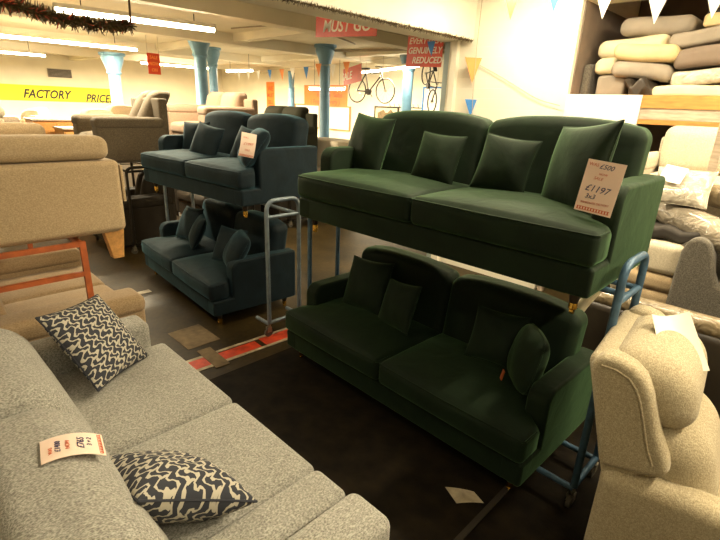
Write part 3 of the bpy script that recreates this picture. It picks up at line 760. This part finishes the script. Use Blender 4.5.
# ------------------------------------------------------------------ signs
def sign(label, o, u, v, w_, h_, mat, lines, tm, cat='sign', name='hanging_sign', string=None, sh=.2):
    t = thing(name, label, cat); t.matrix_world = flat_frame(o, u, v)
    MB().box((-w_ / 2, -h_ / 2, -.004), (w_ / 2, h_ / 2, 0)).build('board', mat, t)
    for body, x, y, s, sx in lines:
        text(body, s, tm, t, (x, y, .001), (0, 0, 0), sh, sx=sx, bold=(.004 if s < .4 else .012) * s / .2 * (1 if s < .4 else .5))
    if string:
        for sx in (-1, 1): MB().tube([(sx * w_ * .45, h_ / 2, 0), (sx * w_ * .45, h_ / 2 + string, 0)], .004, 5).build('string', 'cord', t)
    return t
sign('red hanging sign with pale letters reading EVERYTHING MUST GO', (-4.80, 4.5, 3.03), (1, 0, -.05), (0, 0, 1), 1.12, .40, 'redsign', [('EVERYTHING', 0, .10, .17, .95), ('MUST GO', .02, -.08, .19, 1.05)], 'white', string=.17)
sign('orange-red hanging sign reading EVERY ITEM GENUINELY REDUCED', (-4.30, 5.5, 2.745), (1, 0, -.03), (0, 0, 1), .60, .40, 'redsign', [('EVERY ITEM', 0, .12, .11, .95), ('GENUINELY', 0, 0, .11, .95), ('REDUCED', .05, -.12, .11, 1.0)], 'white', string=.45)
sign('small red poster hanging from the ceiling above the taupe sofa', (-10.5, 4.48, 2.67), (-.1, 1, 0), (0, 0, 1), .27, .40, 'redsign', [('SALE', 0, .12, .09, .9), ('NOW', 0, .0, .09, .9), ('ON', 0, -.12, .09, .9)], 'flag_o', string=.4)
sign('yellow banner with black slanted letters reading FACTORY PRICES on the far left wall', (-21.994, 5.45, 2.0), (0, 1, 0), (0, 0, 1), 4.9, .56, 'yellowsign', [('FACTORY', -.30, -.04, .42, .82), ('PRICES', 1.55, -.13, .42, .82)], 'black', name='banner', sh=.35)
sign('narrow vertical orange poster with dark lettering left of the forked column', (-18.0, 12.598, 2.15), (1, 0, 0), (0, 0, 1), .60, 1.35, 'orangesign', [('WE', 0, .40, .24, 1), ('MUST', 0, .13, .21, .9), ('SELL', 0, -.15, .21, .9), ('IT ALL', 0, -.42, .17, .9)], 'redsign', name='poster', sh=0)
sign('wide orange poster with dark lettering behind the middle blue column', (-14.45, 12.598, 2.32), (1, 0, 0), (0, 0, 1), 2.5, .76, 'orangesign', [('Hundreds', -.45, .22, .22, 1), ('Now  In  Sofas', .25, .02, .24, 1), ('( Free  Delivery )', 0, -.22, .24, 1)], 'redink', name='poster', sh=0)
sign('dark red board with white marks between the middle column and the left bicycle', (-9.75, 9.45, 2.78), (1, -.25, .12), (0, 0, 1), .95, .42, 'redsign', [('SALE', -.3, 0, .26, 1)], 'white', string=.2)

# framed things on the back wall
def frame(label, x0, x1, z0, z1, mat, fm, name='picture', y=12.58):
    t = thing(name, label, 'picture', (x0, y, z0)); w_, h_ = x1 - x0, z1 - z0
    MB().box((0, -.02, 0), (w_, 0, h_)).build('panel', mat, t)
    f = MB(); e = .045
    f.box((-e, -.04, -e), (0, 0, h_ + e)); f.box((w_, -.04, -e), (w_ + e, 0, h_ + e)); f.box((0, -.04, -e), (w_, 0, 0)); f.box((0, -.04, h_), (w_, 0, h_ + e))
    f.build('frame', fm, t)
frame('white framed board below the wide orange poster, left of the column', -16.2, -14.75, 1.15, 1.95, 'flag_w', 'oak')
frame('white framed board right of the middle column', -14.2, -13.05, 1.15, 1.93, 'flag_w', 'oak')
frame('framed brown picture below the left bicycle', -11.75, -10.75, 1.5, 1.98, 'cream2', 'metaldark')
tag(MB().rbox((-11.6, 12.50, 1.55), (-10.9, 12.556, 1.86), .02, 6, 3, f=lambda v: (v.x, v.y, v.z + .07 * sin(v.x * 17) + .03 * sin(v.x * 41))).build('dark_motif', 'cardtape'), 'brown jagged motif in the framed picture below the bicycle', 'picture')
frame('blue framed window-like board behind the right bicycle', -9.7, -8.8, 1.6, 2.6, 'flag_w', 'flag_b')
sh_ = thing('wall_rack', 'white wall rack of pegs right of the left bicycle', 'rack', (-11.2, 12.58, 2.0))
MB().box((0, 0, 0), (1.8, .02, .03)).build('rail', 'metaldark', sh_)
for k in range(9): MB().tube([(k * .2 + .1, 0, .03), (k * .2 + .1, -.05, .12)], .008, 6).build('peg', 'metaldark', sh_)

# bicycles
def bicycle(label, loc, rz, s=1.0, tilt=0):
    t = thing('bicycle', label, 'bicycle', loc, rz, 'bicycles hanging at the back of the hall')
    t.rotation_euler = (0, tilt, rz); t.scale = (s, s, s)
    def ring(cx):
        w_ = MB().tube([(cx + .32 * cos(a), 0, .33 + .32 * sin(a)) for a in [2 * pi * i / 28 for i in range(28)]], .02, 6, closed=True).build('wheel', 'metaldark', t)
        sp = MB()
        for i in range(10):
            a = pi * 2 * i / 10; sp.tube([(cx, 0, .33), (cx + .31 * cos(a), 0, .33 + .31 * sin(a))], .003, 4)
        sp.tube([(cx, -.04, .33), (cx, .04, .33)], .03, 8)
        sp.build('spokes', 'steel', w_)
    ring(0); ring(1.02)
    fr = MB()
    A, B, C_, D_, E_ = (0, 0, .33), (.43, 0, .30), (.30, 0, .78), (.85, 0, .80), (.83, 0, .70)
    for p, q in ((A, B), (A, C_), (B, C_), (C_, D_), (B, E_), (D_, (1.02, 0, .33))): fr.tube([p, q], .018, 8)
    fr.build('frame', 'metaldark', t)
    MB().rbox((.17, -.06, .88), (.42, .06, .93), .02, 2, 2).build('saddle', 'black', t)
    MB().tube([(.28, 0, .78), (.27, 0, .9)], .014, 6).build('seat_post', 'steel', t)
    MB().tube(fillet([(.83, -.25, .93), (.87, -.05, .95), (.84, 0, .93), (.87, .05, .95), (.83, .25, .93)], .03), .013, 6).build('handlebar', 'black', t)
    MB().tube([(.85, 0, .78), (.84, 0, .94)], .014, 6).build('stem', 'steel', t)
    MB().tube([(.43, -.03, .30), (.43, .03, .30)], .09, 14).build('chainring', 'metaldark', t)
    MB().tube([(.43, .03, .30), (.50, .09, .16)], .012, 5).build('crank', 'metaldark', t)
    tp_ = (H - loc[2]) / s
    up_ = Matrix.Rotation(-tilt, 3, 'Y') @ Vector((0, 0, 1))
    for x in (0.3, .9): w0 = Vector((x, 0, .8)); zz = (Matrix.Rotation(tilt, 3, 'Y') @ w0).z; MB().tube([w0, w0 + up_ * (tp_ - zz)], .006, 5).build('hanging_wire', 'cord', t)
    return t
bicycle('dark bicycle hanging high at the back left of the blue column', (-10.4, 10.3, 2.10), R(5), 1.0)
bicycle('dark bicycle hanging at the back in front of the blue framed board', (-8.83, 11.3, 2.74), R(-30), .9, R(52))

# ------------------------------------------------------------------ bunting
def bunting(label, pts, flags, rope=.004, size=.2):
    t = thing('bunting', label, 'bunting', pts[0], 0, 'strings of triangular bunting'); o = Vector(pts[0])
    P = [Vector(p) - o for p in pts]
    MB().tube(P, rope, 5).build('cord', 'cord', t)
    for (p, m, sz) in flags:
        p = Vector(p) - o; d = (P[-1] - P[0]); d.z = 0; d.normalize(); d = d * sz * .36
        mb = MB(); vs = [p - d, p + d, p + Vector((.01, .01, -sz)), p - d + Vector((.004, -.006, 0)), p + d + Vector((.004, -.006, 0)), p + Vector((.014, .004, -sz))]
        mb.add(vs, [(0, 1, 2), (3, 5, 4), (0, 3, 4, 1), (1, 4, 5, 2), (2, 5, 3, 0)])
        mb.build('flag', m, t, flat=True)
bunting('bunting string with pale and orange flags across the far hall', [(-13.2, 8.0, 2.83), (-11.0, 8.0, 2.84), (-9.6, 8.0, 2.88), (-7.6, 8.0, 2.95), (-5.4, 8.0, 3.1)],
        [((-13.00, 8, 2.82), 'flag_w', .22), ((-12.50, 8, 2.82), 'flag_w', .22), ((-12.00, 8, 2.82), 'flag_w', .22), ((-11.45, 8, 2.83), 'flag_b', .24), ((-10.90, 8, 2.84), 'flag_o', .28), ((-10.45, 8, 2.86), 'flag_w', .28), ((-9.90, 8, 2.87), 'flag_b', .28), ((-9.43, 8, 2.93), 'flag_o', .3), ((-8.92, 8, 2.91), 'flag_w', .3), ((-8.45, 8, 2.94), 'flag_o', .3)], size=.2)
bunting('bunting string with a blue flag in front of the white pillar', [(-4.9, 5.15, 3.0), (-3.9, 5.15, 2.80), (-3.87, 5.15, 2.79), (-3.9, 5.2, 2.9), (-3.86, 5.2, 3.3)], [((-3.93, 5.15, 2.80), 'flag_b', .17)])
bunting('bunting hanging down the pillar with orange and blue flags', [(-3.30, 5.2, H - .01), (-3.31, 5.21, 2.7), (-3.30, 5.22, 2.2), (-3.28, 5.22, 1.95)], [((-3.34, 5.21, 2.60), 'flag_o', .28), ((-3.32, 5.22, 2.14), 'flag_b', .20)])
bunting('bunting string with orange, blue and white flags at the top of the white wall', [(-3.2, 4.6, 3.15), (-2.1, 4.6, 3.06), (-1.4, 4.6, 2.97), (-.6, 4.6, 2.98), (.8, 4.6, 3.25)],
        [((-2.60, 4.6, 3.09), 'flag_o', .24), ((-2.18, 4.6, 3.08), 'flag_b', .20), ((-1.74, 4.6, 3.03), 'flag_w', .24), ((-1.33, 4.6, 2.98), 'flag_w', .26), ((-.95, 4.6, 2.99), 'flag_w', .26)], size=.2)
cable('wall_wire', [(-3.5, 5.27, 2.62), (-3.0, 5.27, 2.40), (-2.5, 5.27, 2.15), (-2.25, 5.27, 2.10)], .005, 'thin wire drooping across the white wall', 'cord')

# tinsel garlands
def garland(label, pts, r, n, reds=0):
    t = thing('garland', label, 'garland', pts[0]); o = Vector(pts[0]); P = [Vector(p) - o for p in pts]
    seg = []; L = [0]
    for a, b in zip(P, P[1:]): L.append(L[-1] + (b - a).length)
    mb = MB(); rd = MB()
    LT = L[4] if len(L) > 5 else L[-1]
    for i in range(n):
        s = LT * random.random(); k = max(j for j in range(len(L)) if L[j] <= s); k = min(k, len(P) - 2)
        p = P[k].lerp(P[k + 1], (s - L[k]) / (L[k + 1] - L[k]))
        d = Vector((random.gauss(0, 1), random.gauss(0, 1), random.gauss(0, 1))).normalized() * r * random.uniform(.5, 1.1)
        q = Vector((random.gauss(0, 1), random.gauss(0, 1), random.gauss(0, 1))).normalized() * r * .12
        (rd if random.random() < reds else mb).add([p - q, p + q, p + d + q * .3, p + d - q * .3], [(0, 1, 2, 3)])
    mb.tube(P, r * .12, 5)
    o1 = mb.build('tinsel', 'tinsel', t, flat=True); o1['kind'] = 'stuff'
    if rd.v: o2 = rd.build('red_tinsel', 'tinselred', t, flat=True); o2['kind'] = 'stuff'
garland('thick dark tinsel garland with red tips hanging at the top left', [(-6.0, .6, 2.96), (-6.05, 1.15, 2.83), (-6.1, 1.6, 2.76), (-6.15, 2.05, 2.74), (-6.2, 2.42, 2.80), (-6.2, 2.44, 3.395)], .11, 2600, .12)
garland('thin brown tinsel along the lower edge of the white ceiling beam', [(-3.40, 1.5, 2.79), (-3.40, 2.8, 2.785), (-3.40, 4.0, 2.78), (-3.40, 5.25, 2.785)], .035, 2600)

# ------------------------------------------------------------------ storage recess
t = thing('storage_shelf', 'wide wooden storage shelf with white, orange and pale boards at its front', 'shelf', (-2.19, YB - .02, 0))
MB().box((0, .02, 2.15), (4.38, 1.7, 2.2)).build('shelf_board', 'pine', t)
MB().box((0, -.02, 1.93), (.72, .018, 2.215)).build('front_board', 'flag_w', t, label='white board at the left end of the shelf front')
MB().box((.725, -.02, 2.10), (4.38, .018, 2.215)).build('front_board', 'pine', t, label='orange-brown board')
MB().box((.725, -.01, 2.00), (4.38, .018, 2.098)).build('front_board', 'paleboard', t, label='pale pinkish board')
MB().box((.725, -.02, 1.955), (4.38, .018, 1.998)).build('front_board', 'pine', t, label='thin orange strip')
for x in (.02, 2.1, 4.3): MB().box((x, .03, 0), (x + .06, .09, 2.15)).build('post', 'paleboard', t)
def cush(label, x0, x1, z0, z1, mat, y0=5.55, y1=6.3, r=.07, tiltx=0, cr=.02, group='cushions and foam packed on the recess shelf', name='foam_cushion'):
    def f(v):
        v.z += tiltx * (v.x - (x0 + x1) / 2) + .008 * sin(v.x * 9 + z0 * 20); return v
    o = MB().rbox((x0, y0, z0), (x1, y1, z1), r, 7, 4, crown=cr, f=f).build(name, mat, angle=70)
    return tag(o, label, 'cushion', group)
cush('rough grey block cushion on the shelf left end', -2.02, -1.74, 2.205, 2.40, 'greige', r=.03)
tag(MB().rbox((-1.70, 5.42, 2.205), (-1.42, 5.8, 2.37), .06, 10, 3, f=lambda v: (v.x + .03 * sin(v.z * 37), v.y, v.z + .04 * sin(v.x * 40) + .02 * sin(v.y * 33))).build('plastic_bag', 'bagblack'), 'crumpled dark plastic bag on the shelf between the cushions', 'bag')
cush('short cream cushion end behind the taupe one', -2.08, -1.86, 2.43, 2.58, 'cream2', r=.06)
cush('taupe-grey cushion under the yellow one', -1.88, -1.32, 2.37, 2.52, 'greige', y0=5.45, tiltx=-.11)
cush('long folded cream cushion behind the yellow one', -2.10, -1.45, 2.60, 2.765, 'cream2', y0=5.6, tiltx=.08)
cush('yellow-cream cushion in the middle of the left pile', -1.88, -1.30, 2.53, 2.68, 'yellow', y0=5.42, tiltx=-.08)
cush('pale grey rounded cushion on top of the left pile', -1.92, -1.27, 2.78, 2.94, 'greige', y0=5.6, r=.07)
cush('clear-wrapped cream cushion low in the right pile', -1.32, -.4, 2.335, 2.46, 'wrapw', y0=5.45, r=.04, tiltx=.06)
cush('flat cream cushion right on the shelf', -1.45, -.4, 2.21, 2.31, 'cream2', y0=5.42, r=.035, tiltx=.02)
cush('mink brown cushion in the right pile', -1.33, -.4, 2.50, 2.67, 'mink', y0=5.45, tiltx=.13, r=.06)
cush('flat grey cushion near the top of the right pile', -1.42, -.4, 2.69, 2.82, 'greige', y0=5.5, tiltx=.11, r=.04)
cush('tan cushion at the top right', -1.20, -.4, 2.85, 2.96, 'yellow', y0=5.6, tiltx=.10, r=.03)
cush('black and white patterned cushion tucked at the top right', -1.25, -.85, 2.95, 3.04, 'knit', y0=5.9, tiltx=.15, r=.03)
cush('dark box cushion at the left corner of the recess', -2.18, -2.10, 2.21, 2.52, 'darkgrey', r=.02)
struct('wall_recess_side_shade', MB().box((-2.199, 5.36, 2.2), (-2.185, 7.0, 3.1)), 'mink')  # thin dark sheet: shade on the recess side put in as colour

# ------------------------------------------------------------------ right-hand pile behind the green stack
g2 = 'upholstery stored behind the green sofas'
CS = plain_sofa(1.5, .62, 'cream', 'cream sofa standing high at the back right under the shelf', (-1.22, 4.62, 1.10), 0, g2, arm=.07, seat=.46, armh=.62, back=.86, n=1, legs=.03, lean=.05)
plain_sofa(1.5, .62, 'cream', 'cream sofa on the floor under the high cream one', (-1.22, 4.62, 0), 0, g2, back=1.05, arm=.12, seat=.5)
for i, x in enumerate((-.70, -.42)):
    tag(MB().box((x, 4.52, 0), (x + .06, 4.57, 2.0)).build('timber_post', 'paleboard', bevel=.004), ['pale timber post right of the high cream sofa', 'second pale timber post at the right frame edge'][i], 'post')
def roll(label, p, q, r, mat, name='wrapped_roll'):
    P = [Vector(p).lerp(Vector(q), i / 10) for i in range(11)]
    rs = [r * k for k in (.55, .92, 1, 1.03, .98, 1, 1.04, 1, .97, .9, .5)]
    return tag(MB().tube(P, rs, 18).build(name, mat, angle=70), label, 'roll', 'plastic-wrapped rolls')
stackbox(.32, .4, .24, 'cream', 'cream pouf on top of the small pile beside the blue trolley loop', (-.93, 4.05, .885), 0, 'pouf', 'pouf', n=1)
stackbox(.36, .4, .27, 'beige', 'folded beige cushion under the cream pouf', (-.98, 4.05, .61), 0, 'cushion', 'folded_cushion', n=2)
stackbox(.42, .42, .60, 'cream', 'cream block on the floor under the folded beige cushion', (-1.02, 4.04, 0), 0, 'ottoman', 'ottoman', n=1)
tag(MB().rbox((-1.05, 4.1, 1.14), (-.55, 4.5, 1.23), .03, 8, 3, f=lambda v: (v.x, v.y, v.z + .015 * sin(v.x * 30))).build('knitted_throw', 'knit'), 'black and white knitted throw bundled under the shiny roll', 'throw', g2)
roll('shiny plastic-wrapped roll lying above the dark grey armchair', (-1.0, 4.5, 1.34), (-.1, 3.95, 1.16), .11, 'wrap')
roll('dark plastic-wrapped roll at the right edge behind the shiny one', (-.72, 4.55, 1.47), (.2, 4.3, 1.44), .09, 'wrapb')
pillow('beige plastic-covered cushion behind the right arm of the raised green sofa', (-.80, 4.35, 1.52), .40, .14, R(5), R(40), 0, 'wrapw', g2, sy=.34)
sheet('paper_note', [(-.93, 4.33, 1.68), (-.78, 4.33, 1.66), (-.80, 4.24, 1.55), (-.95, 4.24, 1.57)], 'flag_w', 'white paper sheet on the plastic-covered cushion', 'paper')
# dark grey armchair with swooping arm
ac = thing('armchair', 'dark grey armchair with a swooping arm at the right edge', 'armchair', (-.66, 3.98, 0))
prof = [(.0, .10), (.02, 1.10), (.05, 1.20), (.11, 1.235), (.18, 1.21), (.225, 1.12), (.25, 1.0), (.29, .92), (.38, .86), (.8, .84), (.85, .78), (.85, .10)]
for y0 in (0, .62): MB().prism(prof, 'y', y0, y0 + .10).build('arm', 'darkgrey', ac, bevel=.03)
MB().rbox((.0, .1, .1), (.14, .62, 1.18), .05, 5, 3).build('back', 'darkgrey', ac)
MB().rbox((.12, .1, .12), (.85, .62, .5), .05, 5, 3, crown=.03).build('seat', 'darkgrey', ac)
for x in (.07, .78):
    for y in (.07, .65): MB().lathe([(.02, 0), (.025, .12)], 8, (x, y)).build('leg', 'darkwood', ac)
# dark leather sofa (back towards the camera) with wrapped top
ls = thing('sofa', 'dark brown leather sofa behind the oatmeal armchair, a wrapped bolster along its top', 'sofa', (-1.12, 3.30, 0))
MB().rbox((0, 0, .06), (2.0, .2, .80), .05, 5, 3).build('back', 'leather', ls)
MB().rbox((0, .2, .06), (2.0, .66, .42), .05, 5, 3).build('seat', 'leather', ls)
MB().rbox((0, .15, .1), (.1, .66, .60), .04, 4, 3).build('arm', 'leather', ls)
MB().rbox((1.9, .15, .1), (2.0, .66, .60), .04, 4, 3).build('arm', 'leather', ls)
MB().tube([(0.02, .09, .82), (.5, .08, .825), (1.2, .09, .82), (1.98, .09, .82)], [.06, .07, .07, .06], 14).build('wrapped_bolster', 'wrapb', ls)
for x in (.1, 1.9):
    for y in (.08, .58): MB().lathe([(.02, 0), (.03, .07)], 8, (x, y)).build('leg', 'darkwood', ls)
cl = MB().tube(fillet([(-1.02, 3.14, .02), (-1.02, 3.15, .50), (-1.0, 3.17, .75), (-.90, 3.18, .95)], .1), .035, 10).build('chair_leg', 'cream2')
tag(cl, 'pale curved wooden strut standing behind the right end of the green stack', 'strut')

# ------------------------------------------------------------------ world, camera, render look
wd = bpy.data.worlds.new('world'); scn.world = wd; wd.use_nodes = True
wd.node_tree.nodes['Background'].inputs[0].default_value = (1, .8, .55, 1)
wd.node_tree.nodes['Background'].inputs[1].default_value = .01
cam = bpy.data.cameras.new('camera'); co = bpy.data.objects.new('camera', cam); COL.objects.link(co)
cam.sensor_width = 36; cam.lens = 471.7 / 720 * 36; cam.clip_start = .02; cam.clip_end = 100
yaw, pit, rol = R(44.14), R(19.21), R(2.29)
f = Vector((-sin(yaw) * cos(pit), cos(yaw) * cos(pit), -sin(pit))); r = Vector((cos(yaw), sin(yaw), 0)); u = r.cross(f)
r2 = r * cos(rol) + u * sin(rol); u2 = -r * sin(rol) + u * cos(rol); bk = -f
co.matrix_world = Matrix(((r2.x, u2.x, bk.x, 0), (r2.y, u2.y, bk.y, 0), (r2.z, u2.z, bk.z, 2.02), (0, 0, 0, 1)))
scn.camera = co
vs_ = scn.view_settings; vs_.view_transform = 'Standard'; vs_.look = 'None'; vs_.gamma = 1; vs_.exposure = 0; vs_.use_curve_mapping = False
